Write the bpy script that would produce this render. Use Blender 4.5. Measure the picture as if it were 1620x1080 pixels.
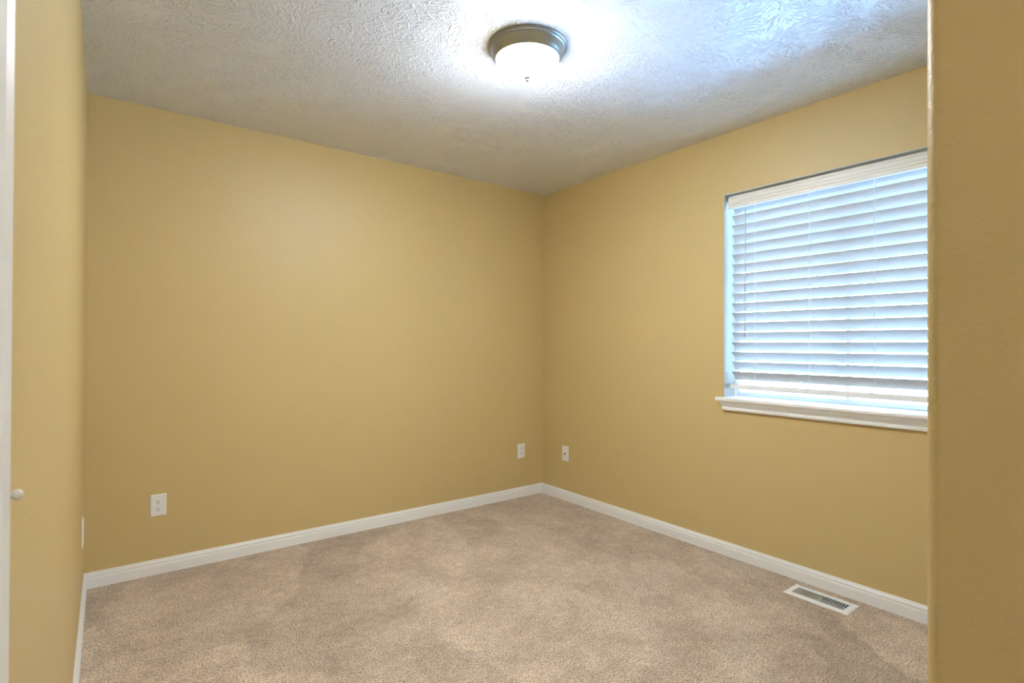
import bpy, bmesh, math, random
from mathutils import Vector, Matrix

for o in list(bpy.data.objects):
    bpy.data.objects.remove(o, do_unlink=True)
SC = bpy.context.scene
COL = SC.collection

# ------------------------------------------------------------------ camera
cd = bpy.data.cameras.new('camera')
cam = bpy.data.objects.new('camera', cd)
COL.objects.link(cam)
SC.camera = cam
YAW, PITCH, ROLL, FPX = 0.64685, 0.00634, 0.0042, 848.02
F = Vector((math.sin(YAW)*math.cos(PITCH), math.cos(YAW)*math.cos(PITCH), math.sin(PITCH)))
R0 = Vector((math.cos(YAW), -math.sin(YAW), 0.0))
U0 = R0.cross(F)
R1 = R0*math.cos(ROLL) + U0*math.sin(ROLL)
U1 = U0*math.cos(ROLL) - R0*math.sin(ROLL)
mw = Matrix((R1, U1, -F)).transposed().to_4x4()
mw.translation = Vector((-2.86056, -3.36816, 1.20686))
cam.matrix_world = mw
cd.sensor_width = 36.0
cd.lens = FPX*36.0/1620.0
cd.clip_start = 0.01
cd.dof.use_dof = True
cd.dof.focus_distance = 3.2
cd.dof.aperture_fstop = 9.0

# ------------------------------------------------------------------ world, exposure
SC.view_settings.view_transform = 'Standard'
SC.view_settings.look = 'None'
SC.view_settings.gamma = 1.0
SC.view_settings.use_curve_mapping = False
SC.view_settings.exposure = 0.30
W = bpy.data.worlds.new('sky_and_added_glow')
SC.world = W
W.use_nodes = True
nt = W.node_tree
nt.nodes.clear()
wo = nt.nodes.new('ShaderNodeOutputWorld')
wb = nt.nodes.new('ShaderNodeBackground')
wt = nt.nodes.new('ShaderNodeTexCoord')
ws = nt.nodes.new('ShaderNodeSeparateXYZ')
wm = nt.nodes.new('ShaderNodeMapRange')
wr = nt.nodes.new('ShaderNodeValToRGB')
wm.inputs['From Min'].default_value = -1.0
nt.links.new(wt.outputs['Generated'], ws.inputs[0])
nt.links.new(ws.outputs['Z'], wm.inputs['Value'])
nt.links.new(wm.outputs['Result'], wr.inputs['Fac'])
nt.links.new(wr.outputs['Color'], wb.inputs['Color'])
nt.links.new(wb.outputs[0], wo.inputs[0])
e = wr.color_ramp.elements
# added glow from steeply below brightens the ceiling; softer farther ground and sky
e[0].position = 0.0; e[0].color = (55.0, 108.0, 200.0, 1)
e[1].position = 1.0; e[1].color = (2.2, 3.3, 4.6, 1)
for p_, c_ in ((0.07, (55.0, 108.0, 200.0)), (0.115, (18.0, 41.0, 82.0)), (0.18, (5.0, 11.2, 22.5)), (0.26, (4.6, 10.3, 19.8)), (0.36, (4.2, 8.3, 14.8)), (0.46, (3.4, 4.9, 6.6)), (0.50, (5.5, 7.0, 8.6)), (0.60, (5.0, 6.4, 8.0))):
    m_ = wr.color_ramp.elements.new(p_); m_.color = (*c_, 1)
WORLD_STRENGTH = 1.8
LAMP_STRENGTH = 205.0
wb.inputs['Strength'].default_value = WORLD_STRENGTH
# added unseen fill light in the hall behind the camera
hl = bpy.data.lights.new('hall_fill_light', 'POINT'); hl.energy = 22.0; hl.color = (0.96, 0.98, 1.0); hl.shadow_soft_size = 0.12
hlo = bpy.data.objects.new('hall_fill_light', hl); hlo.location = (-2.50, -4.75, 2.22); COL.objects.link(hlo)

# ------------------------------------------------------------------ materials
def new_mat(name):
    m = bpy.data.materials.new(name)
    m.use_nodes = True
    return m, m.node_tree, m.node_tree.nodes['Principled BSDF']

def plain(name, col, rough=0.5, metal=0.0, **kw):
    m, t, b = new_mat(name)
    b.inputs['Base Color'].default_value = (*col, 1)
    b.inputs['Roughness'].default_value = rough
    b.inputs['Metallic'].default_value = metal
    for k, v in kw.items():
        b.inputs[k.replace('_', ' ')].default_value = v
    return m

def N(t, kind, **kw):
    n = t.nodes.new(kind)
    for k, v in kw.items():
        if k in n.inputs: n.inputs[k].default_value = v
        else: setattr(n, k, v)
    return n

def wall_paint():
    m, t, b = new_mat('tan_wall_paint')
    tc = N(t, 'ShaderNodeTexCoord')
    n1 = N(t, 'ShaderNodeTexNoise', Scale=150.0, Detail=3.0, Roughness=0.55)
    n2 = N(t, 'ShaderNodeTexNoise', Scale=1.3, Detail=2.0)
    t.links.new(tc.outputs['Object'], n1.inputs['Vector'])
    t.links.new(tc.outputs['Object'], n2.inputs['Vector'])
    mx = N(t, 'ShaderNodeMix', data_type='RGBA')
    mx.inputs[6].default_value = (0.600, 0.462, 0.218, 1)
    mx.inputs[7].default_value = (0.625, 0.484, 0.232, 1)
    t.links.new(n2.outputs['Fac'], mx.inputs[0])
    t.links.new(mx.outputs[2], b.inputs['Base Color'])
    r = N(t, 'ShaderNodeValToRGB')
    r.color_ramp.elements[0].position = 0.36
    r.color_ramp.elements[1].position = 0.66
    t.links.new(n1.outputs['Fac'], r.inputs['Fac'])
    bp = N(t, 'ShaderNodeBump', Strength=0.30, Distance=0.0013)
    t.links.new(r.outputs['Color'], bp.inputs['Height'])
    t.links.new(bp.outputs['Normal'], b.inputs['Normal'])
    b.inputs['Roughness'].default_value = 0.42
    return m

def stomp(t, tc, cell, off, rid):
    """brush-stroke fans: each cell turns the stroke direction its own way"""
    mp = N(t, 'ShaderNodeVectorMath', operation='ADD'); mp.inputs[1].default_value = (off, off*0.7, 0)
    wn = N(t, 'ShaderNodeTexNoise', Scale=9.0, Detail=1.0)
    t.links.new(tc, wn.inputs['Vector'])
    ws_ = N(t, 'ShaderNodeVectorMath', operation='SCALE'); ws_.inputs['Scale'].default_value = 0.07
    t.links.new(wn.outputs['Color'], ws_.inputs[0])
    ad = N(t, 'ShaderNodeVectorMath', operation='ADD')
    t.links.new(tc, ad.inputs[0]); t.links.new(ws_.outputs[0], ad.inputs[1])
    t.links.new(ad.outputs[0], mp.inputs[0])
    vo = N(t, 'ShaderNodeTexVoronoi', voronoi_dimensions='2D', Scale=1.0/cell)
    t.links.new(mp.outputs[0], vo.inputs['Vector'])
    sc = N(t, 'ShaderNodeVectorMath', operation='SCALE'); sc.inputs['Scale'].default_value = 1.0/cell
    # Position output is in texture space scaled back; local = P - centre
    lo = N(t, 'ShaderNodeVectorMath', operation='SUBTRACT')
    t.links.new(mp.outputs[0], lo.inputs[0]); t.links.new(vo.outputs['Position'], lo.inputs[1])
    se = N(t, 'ShaderNodeSeparateColor'); t.links.new(vo.outputs['Color'], se.inputs[0])
    an = N(t, 'ShaderNodeMath', operation='MULTIPLY'); an.inputs[1].default_value = 6.283
    t.links.new(se.outputs[0], an.inputs[0])
    ro = N(t, 'ShaderNodeVectorRotate', rotation_type='Z_AXIS')
    t.links.new(lo.outputs[0], ro.inputs['Vector']); t.links.new(an.outputs[0], ro.inputs['Angle'])
    st = N(t, 'ShaderNodeVectorMath', operation='MULTIPLY'); st.inputs[1].default_value = (0.33, 1.0, 1.0)
    t.links.new(ro.outputs[0], st.inputs[0])
    o2 = N(t, 'ShaderNodeVectorMath', operation='SCALE'); o2.inputs['Scale'].default_value = 9.0
    t.links.new(vo.outputs['Color'], o2.inputs[0])
    a2 = N(t, 'ShaderNodeVectorMath', operation='ADD')
    t.links.new(st.outputs[0], a2.inputs[0]); t.links.new(o2.outputs[0], a2.inputs[1])
    no = N(t, 'ShaderNodeTexNoise', Scale=100.0, Detail=1.0, Roughness=0.5, Distortion=0.5)
    t.links.new(a2.outputs[0], no.inputs['Vector'])
    rp = N(t, 'ShaderNodeValToRGB')
    rp.color_ramp.elements[0].position = 0.52; rp.color_ramp.elements[1].position = 0.68
    t.links.new(no.outputs['Fac'], rp.inputs['Fac'])
    fa = N(t, 'ShaderNodeMapRange'); fa.inputs['From Min'].default_value = 0.35; fa.inputs['From Max'].default_value = 0.75
    fa.inputs['To Min'].default_value = 1.0; fa.inputs['To Max'].default_value = 0.0
    t.links.new(vo.outputs['Distance'], fa.inputs['Value'])
    mu = N(t, 'ShaderNodeMath', operation='MULTIPLY')
    t.links.new(rp.outputs['Color'], mu.inputs[0]); t.links.new(fa.outputs[0], mu.inputs[1])
    return mu.outputs[0]

def ceiling_paint():
    m, t, b = new_mat('brushed_texture_ceiling')
    tc = N(t, 'ShaderNodeTexCoord').outputs['Object']
    a = stomp(t, tc, 0.13, 0.0, 0)
    c = stomp(t, tc, 0.11, 3.37, 1)
    mx = N(t, 'ShaderNodeMath', operation='MAXIMUM')
    t.links.new(a, mx.inputs[0]); t.links.new(c, mx.inputs[1])
    bp = N(t, 'ShaderNodeBump', Strength=1.0, Distance=0.0045)
    t.links.new(mx.outputs[0], bp.inputs['Height'])
    t.links.new(bp.outputs['Normal'], b.inputs['Normal'])
    b.inputs['Base Color'].default_value = (0.83, 0.865, 0.91, 1)
    b.inputs['Roughness'].default_value = 0.34
    return m

def carpet():
    m, t, b = new_mat('beige_carpet')
    tc = N(t, 'ShaderNodeTexCoord').outputs['Object']
    n1 = N(t, 'ShaderNodeTexNoise', Scale=135.0, Detail=4.0, Roughness=0.7)
    v1 = N(t, 'ShaderNodeTexVoronoi', Scale=170.0)
    nb = N(t, 'ShaderNodeTexNoise', Scale=3.2, Detail=8.0, Roughness=0.72, Distortion=0.3)
    n3 = N(t, 'ShaderNodeTexNoise', Scale=28.0, Detail=3.0, Roughness=0.6)
    for n in (n1, v1, nb, n3): t.links.new(tc, n.inputs['Vector'])
    r1 = N(t, 'ShaderNodeValToRGB')
    el = r1.color_ramp.elements
    el[0].position = 0.34; el[0].color = (0.15, 0.10, 0.068, 1)
    el[1].position = 0.64; el[1].color = (0.80, 0.675, 0.55, 1)
    k = el.new(0.46); k.color = (0.51, 0.40, 0.305, 1)
    t.links.new(n1.outputs['Fac'], r1.inputs['Fac'])
    # pile lay: vacuum and foot marks, soft patches
    r2 = N(t, 'ShaderNodeValToRGB')
    e2 = r2.color_ramp.elements
    e2[0].position = 0.38; e2[0].color = (0.84, 0.82, 0.80, 1)
    e2[1].position = 0.60; e2[1].color = (1.13, 1.13, 1.13, 1)
    t.links.new(nb.outputs['Fac'], r2.inputs['Fac'])
    r3 = N(t, 'ShaderNodeMapRange'); r3.inputs['From Min'].default_value = 0.3; r3.inputs['From Max'].default_value = 0.7
    r3.inputs['To Min'].default_value = 0.86; r3.inputs['To Max'].default_value = 1.12
    t.links.new(n3.outputs['Fac'], r3.inputs['Value'])
    # vacuum swaths: long cells whose pile lies one way or the other
    dn = N(t, 'ShaderNodeTexNoise', Scale=5.0, Detail=4.0, Roughness=0.6)
    t.links.new(tc, dn.inputs['Vector'])
    ds = N(t, 'ShaderNodeVectorMath', operation='SCALE'); ds.inputs['Scale'].default_value = 0.22
    t.links.new(dn.outputs['Color'], ds.inputs[0])
    da = N(t, 'ShaderNodeVectorMath', operation='ADD'); t.links.new(tc, da.inputs[0]); t.links.new(ds.outputs[0], da.inputs[1])
    dr = N(t, 'ShaderNodeVectorRotate', rotation_type='Z_AXIS'); dr.inputs['Angle'].default_value = 0.35
    t.links.new(da.outputs[0], dr.inputs['Vector'])
    dm = N(t, 'ShaderNodeVectorMath', operation='MULTIPLY'); dm.inputs[1].default_value = (1.0, 0.38, 1.0)
    t.links.new(dr.outputs[0], dm.inputs[0])
    dv = N(t, 'ShaderNodeTexVoronoi', voronoi_dimensions='2D', feature='SMOOTH_F1', Scale=3.6, Smoothness=0.12)
    t.links.new(dm.outputs[0], dv.inputs['Vector'])
    dc = N(t, 'ShaderNodeSeparateColor'); t.links.new(dv.outputs['Color'], dc.inputs[0])
    dq = N(t, 'ShaderNodeMapRange'); dq.inputs['To Min'].default_value = 0.83; dq.inputs['To Max'].default_value = 1.13
    t.links.new(dc.outputs[0], dq.inputs['Value'])
    dx = N(t, 'ShaderNodeMath', operation='MULTIPLY')
    t.links.new(r3.outputs[0], dx.inputs[0]); t.links.new(dq.outputs[0], dx.inputs[1])
    m1 = N(t, 'ShaderNodeMix', data_type='RGBA', blend_type='MULTIPLY'); m1.inputs[0].default_value = 1.0
    t.links.new(r1.outputs['Color'], m1.inputs[6]); t.links.new(r2.outputs['Color'], m1.inputs[7])
    m2 = N(t, 'ShaderNodeVectorMath', operation='SCALE')
    t.links.new(m1.outputs[2], m2.inputs[0]); t.links.new(dx.outputs[0], m2.inputs['Scale'])
    t.links.new(m2.outputs[0], b.inputs['Base Color'])
    bm_ = N(t, 'ShaderNodeMath', operation='SUBTRACT')
    t.links.new(n1.outputs['Fac'], bm_.inputs[0]); t.links.new(v1.outputs['Distance'], bm_.inputs[1])
    bp = N(t, 'ShaderNodeBump', Strength=0.7, Distance=0.006)
    t.links.new(bm_.outputs[0], bp.inputs['Height'])
    t.links.new(bp.outputs['Normal'], b.inputs['Normal'])
    b.inputs['Roughness'].default_value = 0.95
    b.inputs['Specular IOR Level'].default_value = 0.15
    b.inputs['Sheen Weight'].default_value = 0.15
    b.inputs['Sheen Roughness'].default_value = 0.6
    return m

def thin_glass():
    m = bpy.data.materials.new('window_glass'); m.use_nodes = True
    t = m.node_tree; t.nodes.clear()
    o = N(t, 'ShaderNodeOutputMaterial'); tr = N(t, 'ShaderNodeBsdfTransparent')
    gl = N(t, 'ShaderNodeBsdfGlossy', Roughness=0.02); fr = N(t, 'ShaderNodeFresnel', IOR=1.45)
    mx = N(t, 'ShaderNodeMixShader')
    tr.inputs['Color'].default_value = (0.95, 0.98, 0.97, 1)
    t.links.new(fr.outputs[0], mx.inputs[0]); t.links.new(tr.outputs[0], mx.inputs[1]); t.links.new(gl.outputs[0], mx.inputs[2])
    t.links.new(mx.outputs[0], o.inputs[0])
    return m

def slat_vinyl():
    m, t, b = new_mat('white_slat_vinyl')
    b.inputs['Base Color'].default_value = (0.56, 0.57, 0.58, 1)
    b.inputs['Roughness'].default_value = 0.38
    tl = N(t, 'ShaderNodeBsdfTranslucent'); tl.inputs['Color'].default_value = (0.85, 0.88, 0.9, 1)
    mx = N(t, 'ShaderNodeMixShader'); mx.inputs[0].default_value = 0.035
    out = t.nodes['Material Output']
    t.links.new(b.outputs[0], mx.inputs[1]); t.links.new(tl.outputs[0], mx.inputs[2]); t.links.new(mx.outputs[0], out.inputs[0])
    return m

def lit_glass():
    m, t, b = new_mat('lit_frosted_glass')
    b.inputs['Base Color'].default_value = (0.9, 0.88, 0.84, 1)
    b.inputs['Roughness'].default_value = 0.35
    b.inputs['Emission Color'].default_value = (0.96, 0.99, 1.0, 1)
    # bulbs inside light the bottom of the bowl most, its steep rim least
    tc = N(t, 'ShaderNodeTexCoord'); sp = N(t, 'ShaderNodeSeparateXYZ')
    t.links.new(tc.outputs['Normal'], sp.inputs[0])
    mr = N(t, 'ShaderNodeMapRange', interpolation_type='SMOOTHSTEP')
    mr.inputs['From Min'].default_value = -0.25; mr.inputs['From Max'].default_value = -0.75
    mr.inputs['To Min'].default_value = LAMP_STRENGTH*0.08; mr.inputs['To Max'].default_value = LAMP_STRENGTH
    t.links.new(sp.outputs['Z'], mr.inputs['Value']); t.links.new(mr.outputs[0], b.inputs['Emission Strength'])
    return m

M = dict(
    wall=wall_paint(), ceil=ceiling_paint(), carpet=carpet(), glass=thin_glass(), slat=slat_vinyl(), lamp=lit_glass(),
    trim=plain('white_trim_paint', (0.86, 0.875, 0.89), 0.35),
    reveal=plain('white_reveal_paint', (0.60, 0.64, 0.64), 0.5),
    vinyl=plain('white_window_vinyl', (0.85, 0.86, 0.86), 0.35),
    valance=plain('cream_valance_vinyl', (0.83, 0.84, 0.82), 0.4),
    nickel=plain('brushed_nickel', (0.36, 0.375, 0.36), 0.34, 1.0),
    plastic=plain('white_wall_plate_plastic', (0.84, 0.855, 0.87), 0.3),
    dark=plain('dark_slot', (0.015, 0.014, 0.013), 0.7),
    brass=plain('coax_jack_metal', (0.36, 0.27, 0.14), 0.35, 1.0),
    screw=plain('painted_screw', (0.62, 0.61, 0.58), 0.4),
    register=plain('white_register_enamel', (0.86, 0.89, 0.90), 0.4),
    duct=plain('duct_steel', (0.05, 0.055, 0.055), 0.6, 0.3),
    cord=plain('white_blind_cord', (0.82, 0.84, 0.86), 0.7),
    wand=plain('clear_grey_wand', (0.55, 0.57, 0.60), 0.25),
    rubber=plain('white_rubber', (0.78, 0.76, 0.72), 0.5),
    cable=plain('steel_knob', (0.5, 0.48, 0.44), 0.3, 1.0),
)

# ------------------------------------------------------------------ mesh helpers
def link(name, bm, mat, parent=None, smooth=False, bevel=0.0, auto=None):
    bmesh.ops.recalc_face_normals(bm, faces=bm.faces[:])
    me = bpy.data.meshes.new(name)
    bm.to_mesh(me); bm.free()
    if smooth:
        for p in me.polygons: p.use_smooth = True
    if auto is not None:
        me.set_sharp_from_angle(angle=math.radians(auto))
    if mat: me.materials.append(mat)
    o = bpy.data.objects.new(name, me)
    COL.objects.link(o)
    if parent is not None: o.parent = parent
    if bevel:
        b = o.modifiers.new('edge', 'BEVEL'); b.width = bevel; b.segments = 2; b.limit_method = 'ANGLE'
    return o

def box(bm, x0, x1, y0, y1, z0, z1, mtx=None):
    vs = [bm.verts.new((x, y, z)) for x in (x0, x1) for y in (y0, y1) for z in (z0, z1)]
    for f in ((0, 1, 3, 2), (4, 6, 7, 5), (0, 4, 5, 1), (2, 3, 7, 6), (0, 2, 6, 4), (1, 5, 7, 3)):
        bm.faces.new([vs[i] for i in f])
    if mtx is not None: bmesh.ops.transform(bm, matrix=mtx, verts=vs)
    return vs

def prism(bm, poly, fn0, fn1):
    """poly: list of 2-tuples; fn0/fn1 map (a,b) to a 3D point at either end"""
    a = [bm.verts.new(fn0(*p)) for p in poly]
    b = [bm.verts.new(fn1(*p)) for p in poly]
    n = len(poly)
    for i in range(n):
        bm.faces.new((a[i], a[(i+1) % n], b[(i+1) % n], b[i]))
    bm.faces.new(a[::-1]); bm.faces.new(b)

def lathe(bm, prof, seg=64, origin=(0, 0, 0), axis='Z'):
    rings = []
    for r, h in prof:
        if r < 1e-6:
            rings.append([bm.verts.new((0, 0, h))])
        else:
            rings.append([bm.verts.new((r*math.cos(2*math.pi*i/seg), r*math.sin(2*math.pi*i/seg), h)) for i in range(seg)])
    for A, B in zip(rings, rings[1:]):
        for i in range(seg):
            j = (i+1) % seg
            if len(A) == 1 and len(B) == 1: continue
            if len(A) == 1: bm.faces.new((A[0], B[i], B[j]))
            elif len(B) == 1: bm.faces.new((A[i], B[0], A[j]))
            else: bm.faces.new((A[i], B[i], B[j], A[j]))
    vs = [v for r in rings for v in r]
    if axis == 'X': mt = Matrix.Rotation(math.radians(90), 4, 'Y')
    elif axis == '-X': mt = Matrix.Rotation(math.radians(-90), 4, 'Y')
    elif axis == 'Y': mt = Matrix.Rotation(math.radians(-90), 4, 'X')
    elif axis == '-Y': mt = Matrix.Rotation(math.radians(90), 4, 'X')
    else: mt = Matrix.Identity(4)
    bmesh.ops.transform(bm, matrix=Matrix.Translation(origin) @ mt, verts=vs)
    return vs

def tube(bm, pts, r, seg=8):
    pts = [Vector(p) for p in pts]
    rings = []
    for i, p in enumerate(pts):
        d = (pts[min(i+1, len(pts)-1)] - pts[max(i-1, 0)]).normalized()
        a = Vector((1, 0, 0)) if abs(d.x) < 0.8 else Vector((0, 1, 0))
        u = d.cross(a).normalized(); v = d.cross(u)
        rings.append([bm.verts.new(p + r*(math.cos(2*math.pi*k/seg)*u + math.sin(2*math.pi*k/seg)*v)) for k in range(seg)])
    for A, B in zip(rings, rings[1:]):
        for k in range(seg):
            bm.faces.new((A[k], A[(k+1) % seg], B[(k+1) % seg], B[k]))
    bm.faces.new(rings[0][::-1]); bm.faces.new(rings[-1])

def tag(o, label=None, cat=None, group=None, kind=None):
    if label: o['label'] = label
    if cat: o['category'] = cat
    if group: o['group'] = group
    if kind: o['kind'] = kind
    return o

def empty(name, loc, rotz=0.0):
    o = bpy.data.objects.new(name, None)
    COL.objects.link(o)
    o.location = loc; o.rotation_euler = (0, 0, rotz)
    o.empty_display_size = 0.05
    return o

def structure(name, bm, mat, **kw):
    return tag(link(name, bm, mat, **kw), kind='structure')

# ------------------------------------------------------------------ room shell
L, H = 2.9444, 2.44
YF = -3.150        # room face of the entry wall
HX = -2.072        # hall face of the entry wall
YE = -5.2          # end of the hall
WY0, WY1 = -2.842, -1.6234          # window opening
WZ0, WZ1 = 0.890, 2.0853
TW = 0.15
VX0, VX1, VY0, VY1 = -0.190, -0.085, -2.340, -2.083   # floor duct hole

# floor with the hole of the duct
bm = bmesh.new()
box(bm, -L-.12, VX0, YE-.12, .12, -.05, 0)
box(bm, VX1, TW, YE-.12, .12, -.05, 0)
box(bm, VX0, VX1, YE-.12, VY0, -.05, 0)
box(bm, VX0, VX1, VY1, .12, -.05, 0)
structure('floor', bm, M['carpet'])

bm = bmesh.new(); box(bm, -L-.12, TW, YE-.12, .12, H, H+.1)
structure('ceiling', bm, M['ceil'])
bm = bmesh.new(); box(bm, -L-.12, TW, 0, .12, 0, H)
structure('wall_back', bm, M['wall'])
bm = bmesh.new()
box(bm, 0, TW, WY1, 0, 0, H); box(bm, 0, TW, YF-.12, WY0, 0, H)
box(bm, 0, TW, WY0, WY1, 0, WZ0); box(bm, 0, TW, WY0, WY1, WZ1, H)
structure('wall_right', bm, M['wall'])

DY1, DY0 = -2.775, -3.575           # door opening in the left wall
DZ = 2.05
bm = bmesh.new()
box(bm, -L-.12, -L, DY1, 0, 0, H); box(bm, -L-.12, -L, YE, DY0, 0, H); box(bm, -L-.12, -L, DY0, DY1, DZ, H)
structure('wall_left', bm, M['wall'])

# entry wall: room face, rounded drywall corner, hall face
r = 0.019
out = [(0, YF), (HX+r, YF)]
for i in range(1, 12):
    a = math.radians(90 + 90*i/12)
    out.append((HX+r + r*math.cos(a), YF-r + r*math.sin(a)))
out += [(HX, YF-r), (HX, YE), (HX+.12, YE), (HX+.12, YF-.12), (0, YF-.12)]
bm = bmesh.new()
prism(bm, out, lambda x, y: (x, y, 0), lambda x, y: (x, y, H))
structure('wall_entry', bm, M['wall'], smooth=True, auto=30)
bm = bmesh.new(); box(bm, -L-.12, HX+.12, YE-.12, YE, 0, H)
structure('wall_hall_end', bm, M['wall'])

# baseboards with a moulded top, mitred at the corners
BB = [(0, 0), (.0135, 0), (.0135, .004), (.0130, .046), (.0120, .050), (.0085, .052), (.0085, .0545), (.0100, .056), (.0100, .060),
      (.0085, .0665), (.0055, .070), (.0055, .0745), (.004, .077), (0, .077)]
def baseboard(name, p0, p1, nrm, m0=0, m1=0):
    p0, p1, nrm = Vector(p0), Vector(p1), Vector(nrm)
    d = (p1-p0).normalized()
    bm = bmesh.new()
    prism(bm, BB, lambda a, z: tuple(p0 + nrm*a + d*(a*m0)) [:2] + (z,), lambda a, z: tuple(p1 + nrm*a - d*(a*m1))[:2] + (z,))
    return structure(name, bm, M['trim'])
baseboard('baseboard_back', (-L, 0, 0), (0, 0, 0), (0, -1, 0), 1, 1)
baseboard('baseboard_right', (0, 0, 0), (0, YF, 0), (-1, 0, 0), 1, 1)
baseboard('baseboard_left', (-L, -2.712, 0), (-L, 0, 0), (1, 0, 0), 0, 1)
baseboard('baseboard_entry', (0, YF, 0), (HX+.03, YF, 0), (0, 1, 0), 1, 0)
baseboard('baseboard_hall', (HX, YF-.03, 0), (HX, YE, 0), (-1, 0, 0), 0, 1)

# ------------------------------------------------------------------ door in the left wall (only its far casing shows)
bm = bmesh.new()
CP = [(0, 0), (.0, .015), (.012, .0165), (.020, .0120), (.030, .0105), (.046, .0085), (.052, .0105), (.057, .0085), (.057, 0)]  # from outer edge inward
def casing_v(bm, yo, s, z1):
    prism(bm, CP, lambda a, d: (-L+d, yo+s*a, 0), lambda a, d: (-L+d, yo+s*a, z1 + (.057-a)))
casing_v(bm, -2.710, -1, DZ+.004)
casing_v(bm, -3.640, 1, DZ+.004)
prism(bm, CP, lambda a, d: (-L+d, -2.710-a, DZ+.004+.057-a), lambda a, d: (-L+d, -3.640+a, DZ+.004+.057-a))
casing = structure('trim_1', bm, M['trim'])
bm = bmesh.new()
box(bm, -L-.12, -L, DY1-.018, DY1, 0, DZ); box(bm, -L-.12, -L, DY0, DY0+.018, 0, DZ); box(bm, -L-.12, -L, DY0+.018, DY1-.018, DZ-.018, DZ)
structure('trim_2', bm, M['trim'])
bm = bmesh.new()
yA, yB = DY0+.020, DY1-.020
box(bm, -L-.050, -L-.015, yA, yB, .012, DZ-.021)
for z0, z1 in ((.22, .92), (1.06, 1.90)):
    for y0, y1 in ((yA+.11, (yA+yB)/2-.05), ((yA+yB)/2+.05, yB-.11)):
        box(bm, -L-.016, -L-.011, y0, y1, z0, z1)
door = structure('door_1', bm, M['trim'], bevel=.003)
bm = bmesh.new()
lathe(bm, [(0, 0), (.032, 0), (.032, .004), (.012, .008), (.012, .026), (.024, .034), (.027, .046), (.022, .056), (0, .060)], 32, (-L-.015, yA+.06, .93), 'X')
link('door_knob', bm, M['nickel'], door, smooth=True, auto=40)

# small white bumper standing out of the casing edge
bm = bmesh.new()
lathe(bm, [(0, 0), (.0034, 0), (.0034, .0024), (.0044, .0028), (.0050, .0045), (.0048, .0066), (.0036, .0083), (.0017, .0092), (0, .0094)], 24,
      (-L+.0155, -2.7165, 1.0705), 'X')
tag(link('door_bumper', bm, M['rubber'], smooth=True), 'tiny rounded white bumper sticking out of the white door casing at the left edge', 'bumper')

# ------------------------------------------------------------------ window
def rect_ring(bm, y0, y1, z0, z1, w, x0, x1):
    box(bm, x0, x1, y0, y0+w, z0, z1); box(bm, x0, x1, y1-w, y1, z0, z1)
    box(bm, x0, x1, y0+w, y1-w, z0, z0+w); box(bm, x0, x1, y0+w, y1-w, z1-w, z1)

SZ = 0.9092     # top of the sill board
bm = bmesh.new()
rect_ring(bm, WY0+.004, WY1-.004, SZ, WZ1-.004, .013, .108, TW)
win = structure('window_1', bm, M['vinyl'], bevel=.002)
bm = bmesh.new()
ym = (WY0+WY1)/2
rect_ring(bm, WY0+.017, ym+.010, SZ+.013, WZ1-.017, .015, .124, .140)
rect_ring(bm, ym-.010, WY1-.017, SZ+.013, WZ1-.017, .015, .112, .123)
link('window_sash', bm, M['vinyl'], win)
bm = bmesh.new()
box(bm, .130, .133, WY0+.032, ym-.005, SZ+.028, WZ1-.032)
box(bm, .116, .119, ym+.005, WY1-.032, SZ+.028, WZ1-.032)
link('window_pane', bm, M['glass'], win)
# white drywall returns lining the opening
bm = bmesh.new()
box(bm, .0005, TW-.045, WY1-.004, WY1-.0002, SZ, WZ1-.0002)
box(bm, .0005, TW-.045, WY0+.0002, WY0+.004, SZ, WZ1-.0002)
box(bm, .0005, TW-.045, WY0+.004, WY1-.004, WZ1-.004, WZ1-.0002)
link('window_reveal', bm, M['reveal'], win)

# sill board with horns and moulded apron
bm = bmesh.new()
st = [(-.036, SZ-.0165), (-.034, SZ-.019), (.107, SZ-.019), (.107, SZ), (-.030, SZ), (-.034, SZ-.002), (-.036, SZ-.006)]
HL, HR = WY1+.033, WY0-.033
prism(bm, st, lambda x, z: (min(x, .107), WY1-.001, z), lambda x, z: (x, WY0+.001, z))
front = [(-.036, SZ-.0165), (-.034, SZ-.019), (-.0005, SZ-.019), (-.0005, SZ), (-.030, SZ), (-.034, SZ-.002), (-.036, SZ-.006)]
prism(bm, front, lambda x, z: (x, HL, z), lambda x, z: (x, WY1-.001, z))
prism(bm, front, lambda x, z: (x, WY0+.001, z), lambda x, z: (x, HR, z))
sill = structure('trim_3', bm, M['trim'])
ap = [(0, SZ-.0195), (-.031, SZ-.0195), (-.030, SZ-.024), (-.0235, SZ-.036), (-.0150, SZ-.048), (-.0115, SZ-.056), (-.0165, SZ-.058), (-.0175, SZ-.064),
      (-.0165, SZ-.071), (-.012, SZ-.0745), (0, SZ-.0755)]
bm = bmesh.new()
# ends returned to the wall: the far end leans in with the depth of the moulding
def ap_end(yb, s):
    return lambda x, z: (x, yb - s*(SZ-.0195-z)*0.40, z)
prism(bm, ap, ap_end(WY1+.018, 1), ap_end(WY0-.018, -1))
structure('trim_4', bm, M['trim'])

# ------------------------------------------------------------------ horizontal blind
B0, B1 = WY0+.012, WY1-.0145
blind = empty('window_blind', (.05, (B0+B1)/2, 2.068))
tag(blind, 'white wide slat horizontal blind lowered in the window above the white sill', 'blind')
def bl(name, bm, mat, parent=None, **kw):
    """geometry written in room coordinates, stored relative to the blind"""
    bmesh.ops.translate(bm, vec=-Vector(blind.location), verts=bm.verts[:])
    return link(name, bm, mat, parent or blind, **kw)
bm = bmesh.new()
rect = [(.034, 2.030), (.086, 2.030), (.086, 2.079), (.034, 2.079)]
prism(bm, rect, lambda x, z: (x, B0+.004, z), lambda x, z: (x, B1-.004, z))
bl('headrail', bm, M['vinyl'])
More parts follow.
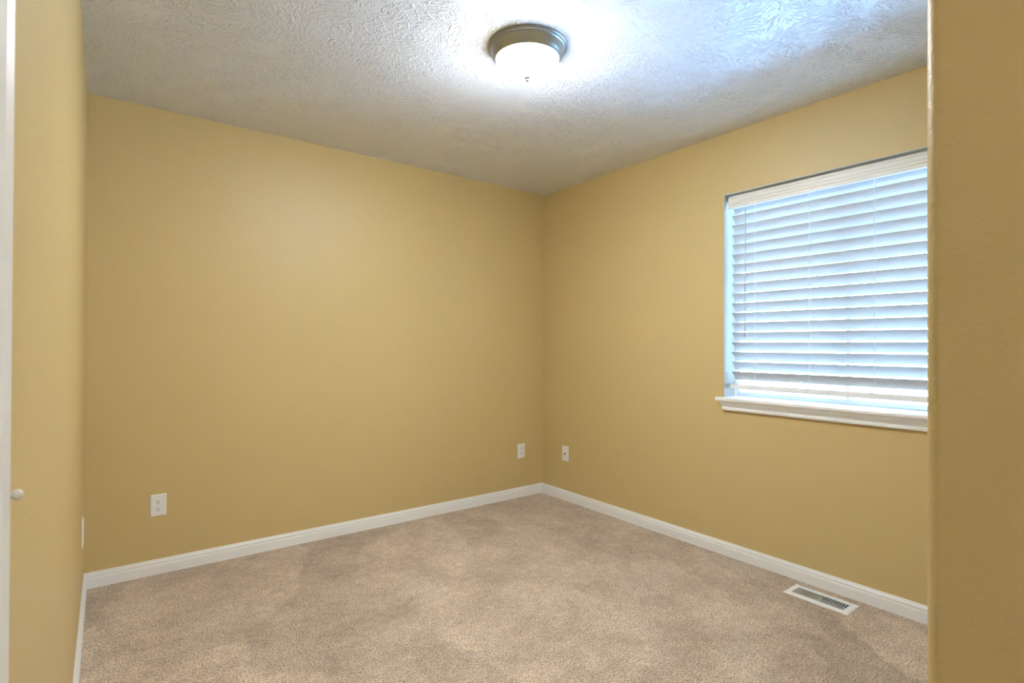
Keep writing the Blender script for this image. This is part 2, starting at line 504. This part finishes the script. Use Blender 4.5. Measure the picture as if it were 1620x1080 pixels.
# moulded valance
vp = [(.030, 2.000), (.0205, 2.000), (.0190, 2.004), (.0190, 2.014), (.0225, 2.0165), (.0225, 2.0195), (.0190, 2.022), (.0185, 2.030), (.0215, 2.033),
      (.0215, 2.036), (.0180, 2.039), (.0175, 2.050), (.0200, 2.053), (.0200, 2.0555), (.0180, 2.058), (.0190, 2.0675), (.030, 2.0675)]
bm = bmesh.new()
prism(bm, vp, lambda x, z: (x, B0, z), lambda x, z: (x, B1, z))
bl('valance', bm, M['valance'])
# slats
TILT = math.radians(50); SW, ST = .0635, .0028
def slat_mesh(tilt):
    prof = []
    n = 8
    top = []; bot = []
    for i in range(n+1):
        u = -SW/2 + SW*i/n
        c = .0030*(1-(2*u/SW)**2)
        e = ST*.5*(1 if 0 < i < n else .45)
        top.append((u, c+e)); bot.append((u, c-e))
    prof = top + bot[::-1]
    bm = bmesh.new()
    ct, s_ = math.cos(tilt), math.sin(tilt)
    hw = (B1-B0)/2 - .010
    f = lambda y: (lambda u, w: (u*ct + w*s_, y, -u*s_ + w*ct))
    prism(bm, prof, f(-hw), f(hw))
    return bm
sx = .045 + SW/2*math.cos(TILT)
proto = link('slat', slat_mesh(TILT), M['slat'], blind, smooth=True, auto=50)
zs = [1.058 + .0565*k - SW/2*math.sin(TILT) for k in range(17, -1, -1)]
rng = random.Random(4)
for i, z in enumerate(zs):
    s = proto if i == 0 else proto.copy()
    if i: COL.objects.link(s); s.parent = blind
    s.location = Vector((sx, (B0+B1)/2, z)) - Vector(blind.location)
    s.rotation_euler = (0, math.radians(rng.uniform(-.8, .8)), 0)
# last slat lies almost flat on the bottom rail
bm = slat_mesh(math.radians(6))
flat = link('slat', bm, M['vinyl'], blind, smooth=True, auto=50)
flat.location = Vector((sx, (B0+B1)/2, .9975)) - Vector(blind.location)
bm = bmesh.new()
RX0, RX1 = sx-.0315, sx+.0315
rp = [(RX0, .962), (RX0+.003, .958), (RX1-.003, .958), (RX1, .962), (RX1, .981), (RX1-.004, .985), (RX0+.004, .985), (RX0, .981)]
prism(bm, rp, lambda x, z: (x, B0+.005, z), lambda x, z: (x, B1-.005, z))
bl('bottom_rail', bm, M['vinyl'])
LY = [-1.786, -2.079, -2.374, -2.669]
xin, xout = .0415, .0455 + SW*math.cos(TILT) + .0035
zt, zb = 2.03, .99
for y in LY:
    bm = bmesh.new()
    tube(bm, [(xin, y, zt), (xin, y, zb-.004)], .0009, 6)
    tube(bm, [(xin, y-.007, zt), (xin, y-.007, zb-.004)], .0007, 6)
    tube(bm, [(xout, y, zt), (xout, y, zb-.004)], .0009, 6)
    lad = bl('ladder_cord', bm, M['cord'])
    # tied tail of the lift cord in front of the bottom rail
    bm = bmesh.new()
    x = RX0-.0025
    tube(bm, [(x, y+.010, 1.000), (x-.002, y+.014, .992), (x-.002, y+.011, .984), (x-.001, y+.004, .982), (x, y, .988), (x, y-.001, .978), (x, y-.002, .966)], .0011, 6)
    lathe(bm, [(0, -.003), (.0025, -.002), (.003, 0), (.0025, .002), (0, .003)], 12, (x, y+.002, .984))
    bl('cord_knot', bm, M['cord'], smooth=True)
# tilt wand with hook
bm = bmesh.new()
tube(bm, [(.030, -1.737, 1.985), (.030, -1.737, 1.266)], .0034, 6)
lathe(bm, [(0, 0), (.0042, .001), (.0042, .018), (.003, .022), (0, .022)], 12, (.030, -1.737, 1.255))
tube(bm, [(.038, -1.737, 2.012), (.033, -1.737, 2.006), (.030, -1.737, 1.985)], .0012, 6)
bl('tilt_wand', bm, M['wand'], smooth=True, auto=40)

# ------------------------------------------------------------------ ceiling light
LX, LYc = -1.4786, -1.6362
lamp = tag(empty('ceiling_light', (LX, LYc, H)), 'round flush ceiling light with nickel rim and glowing frosted glass bowl', 'ceiling light')
bm = bmesh.new()
lathe(bm, [(0, 0), (.1635, 0), (.1640, -.002), (.1640, -.0055), (.1615, -.0080), (.1590, -.0085), (.1580, -.0105), (.1580, -.0140), (.1560, -.0165), (.1535, -.0175),
           (.1500, -.0255), (.1455, -.0365), (.1400, -.0455), (.1365, -.0500), (.1358, -.0530), (.1340, -.0550), (.1315, -.0550), (.1300, -.0500), (.1300, -.020), (0, -.020)], 128)
link('canopy', bm, M['nickel'], lamp, smooth=True, auto=35)
bm = bmesh.new()
pr = [(.1290, -.045)]
for i in range(0, 15):
    a = math.radians(90*i/14)
    pr.append((.1290*math.cos(a) if i < 14 else 0, -.0545 - .0700*math.sin(a)**1.0))
lathe(bm, pr, 96)
link('glass_bowl', bm, M['lamp'], lamp, smooth=True)
bm = bmesh.new()
lathe(bm, [(0, -.121), (.0150, -.1225), (.0165, -.1255), (.0155, -.129), (.0105, -.1325), (.0085, -.1350), (.0090, -.1385), (.0065, -.1425), (0, -.1440)], 32)
tag(link('finial', bm, M['nickel'], lamp, smooth=True), 'small nickel finial')

# ------------------------------------------------------------------ wall plates
def duplex(loc, rotz, w, h, label):
    t = tag(empty('power_outlet', loc, rotz), label, 'outlet', 'white power outlets low on the walls')
    bm = bmesh.new()
    # face plate with a raised bevel, facing local -Y
    d = .0055; i_ = .004
    ring = [(w/2, h/2, 0), (w/2, h/2, .0015), (w/2-i_, h/2-i_, d)]
    loops = [[bm.verts.new((sx_*a, -c, sz_*b)) for sx_, sz_ in ((-1, -1), (1, -1), (1, 1), (-1, 1))] for a, b, c in ring]
    for A, B in zip(loops, loops[1:]):
        for k in range(4): bm.faces.new((A[k], A[(k+1) % 4], B[(k+1) % 4], B[k]))
    bm.faces.new(loops[-1]); bm.faces.new(loops[0][::-1])
    link('face_plate', bm, M['plastic'], t)
    for s in (-1, 1):
        zc = s*.0195
        bm = bmesh.new()
        pts = []
        for k in range(48):
            a = 2*math.pi*k/48
            x = .0172*math.cos(a); z = .0172*math.sin(a)
            pts.append((x, max(-.0135, min(.0135, z))))
        prism(bm, pts, lambda a, b: (a, -d+.0005, zc+b), lambda a, b: (a, -d-.0016, zc+b))
        rc = link('receptacle', bm, M['plastic'], t)
        bm = bmesh.new()
        box(bm, -.0076, -.0052, -d-.0019, -d-.0012, zc-.0010, zc+.0078)
        box(bm, .0052, .0074, -d-.0019, -d-.0012, zc-.0002, zc+.0070)
        g = [(.0026*math.cos(math.pi*k/8), .0026*math.sin(math.pi*k/8)) for k in range(9)] + [(-.0026, -.0026), (.0026, -.0026)]
        prism(bm, g, lambda a, b: (a, -d-.0012, zc-.0072+b), lambda a, b: (a, -d-.0019, zc-.0072+b))
        link('socket_slots', bm, M['dark'], rc)
    bm = bmesh.new()
    lathe(bm, [(0, 0), (.0030, 0), (.0028, .0010), (0, .0014)], 20, (0, -d, 0), '-Y')
    link('screw', bm, M['screw'], t, smooth=True, auto=40)
    return t
duplex((-2.6405, 0, .3585), 0, .0715, .1135, 'white duplex power outlet low on the back wall towards its left end')
duplex((-.2205, 0, .3625), 0, .0715, .1140, 'white duplex power outlet on the back wall beside the far corner')
duplex((-L, -.290, .3600), math.radians(90), .0715, .125, 'white outlet plate seen nearly edge on, on the left wall')

t = tag(empty('cable_plate', (0, -.2800, .3615), math.radians(-90)), 'white wall plate with one round cable jack, under the window wall near the corner', 'cable plate')
t['label'] = 'white wall plate with a single round cable jack on the window wall near the corner'
bm = bmesh.new()
w, h, d, i_ = .0730, .1165, .0055, .004
loops = [[bm.verts.new((a*sx_, -c, b*sz_)) for sx_, sz_ in ((-1, -1), (1, -1), (1, 1), (-1, 1))] for a, b, c in ((w/2, h/2, 0), (w/2, h/2, .0015), (w/2-i_, h/2-i_, d))]
for A, B in zip(loops, loops[1:]):
    for k in range(4): bm.faces.new((A[k], A[(k+1) % 4], B[(k+1) % 4], B[k]))
bm.faces.new(loops[-1]); bm.faces.new(loops[0][::-1])
link('face_plate', bm, M['plastic'], t)
bm = bmesh.new()
lathe(bm, [(0, 0), (.0078, 0), (.0078, .002), (.0060, .0025), (.0050, .0025), (.0050, .0090), (.0040, .0095), (.0038, .004), (0, .004)], 24, (0, -d, -.002), '-Y')
tag(link('cable_jack', bm, M['brass'], t, smooth=True, auto=40), 'dark brass cable jack')
for z in (.042, -.042):
    bm = bmesh.new(); lathe(bm, [(0, 0), (.0030, 0), (.0028, .0010), (0, .0014)], 20, (0, -d, z), '-Y')
    link('screw', bm, M['screw'], t, smooth=True, auto=40)

# ------------------------------------------------------------------ floor register
vx, vy = (-.2055-.0700)/2, (-2.068-2.355)/2
v = tag(empty('floor_vent', (vx, vy, 0)), 'white metal floor register set in the carpet below the window', 'floor vent')
FW, FL = .1355/2, .287/2
OW, OL = .0400, .1160          # half opening
bm = bmesh.new()
lv = [(FW, FL, 0.0), (FW, FL, .0035), (FW-.006, FL-.006, .0070), (OW, OL, .0062), (OW, OL, .0010)]
loops = [[bm.verts.new((a*p, b*q, c)) for p, q in ((-1, -1), (1, -1), (1, 1), (-1, 1))] for a, b, c in lv]
for A, B in zip(loops, loops[1:]):
    for k in range(4): bm.faces.new((A[k], A[(k+1) % 4], B[(k+1) % 4], B[k]))
link('vent_frame', bm, M['register'], v)
n = 20
for i in range(n):
    y = OL - (i+.5)*2*OL/n
    ang = math.radians(-14 if i < n/2 else 16)      # far half leans away, near half leans to the room's entry
    bm = bmesh.new()
    hh = .0043 if i < n/2 else .0052
    box(bm, -OW, OW, -.0005, .0005, -hh, hh)
    o = link('louver', bm, M['register'], v)
    o.location = (0, y, .0008); o.rotation_euler = (ang, 0, 0)
# damper bars crossing below the louvres
for x in (-.020, 0, .020):
    bm = bmesh.new(); box(bm, x-.0012, x+.0012, -OL, OL, -.0125, -.0085)
    link('cross_bar', bm, M['register'], v)
bm = bmesh.new()
tube(bm, [(.030, -.098, .002), (.030, -.100, .010), (.022, -.104, .012), (.016, -.108, .010)], .0018, 8)
link('damper_lever', bm, M['register'], v, smooth=True)
bm = bmesh.new()
hx, hy = (VX1-VX0)/2, (VY1-VY0)/2
cx_, cy_ = (VX0+VX1)/2-vx, (VY0+VY1)/2-vy
box(bm, cx_-hx+.001, cx_+hx-.001, cy_-hy+.001, cy_+hy-.001, -.049, -.047)
box(bm, cx_-hx+.001, cx_-hx+.002, cy_-hy+.001, cy_+hy-.001, -.047, -.001)
box(bm, cx_+hx-.002, cx_+hx-.001, cy_-hy+.001, cy_+hy-.001, -.047, -.001)
box(bm, cx_-hx+.002, cx_+hx-.002, cy_-hy+.001, cy_-hy+.002, -.047, -.001)
box(bm, cx_-hx+.002, cx_+hx-.002, cy_+hy-.002, cy_+hy-.001, -.047, -.001)
link('duct_boot', bm, M['duct'], v)
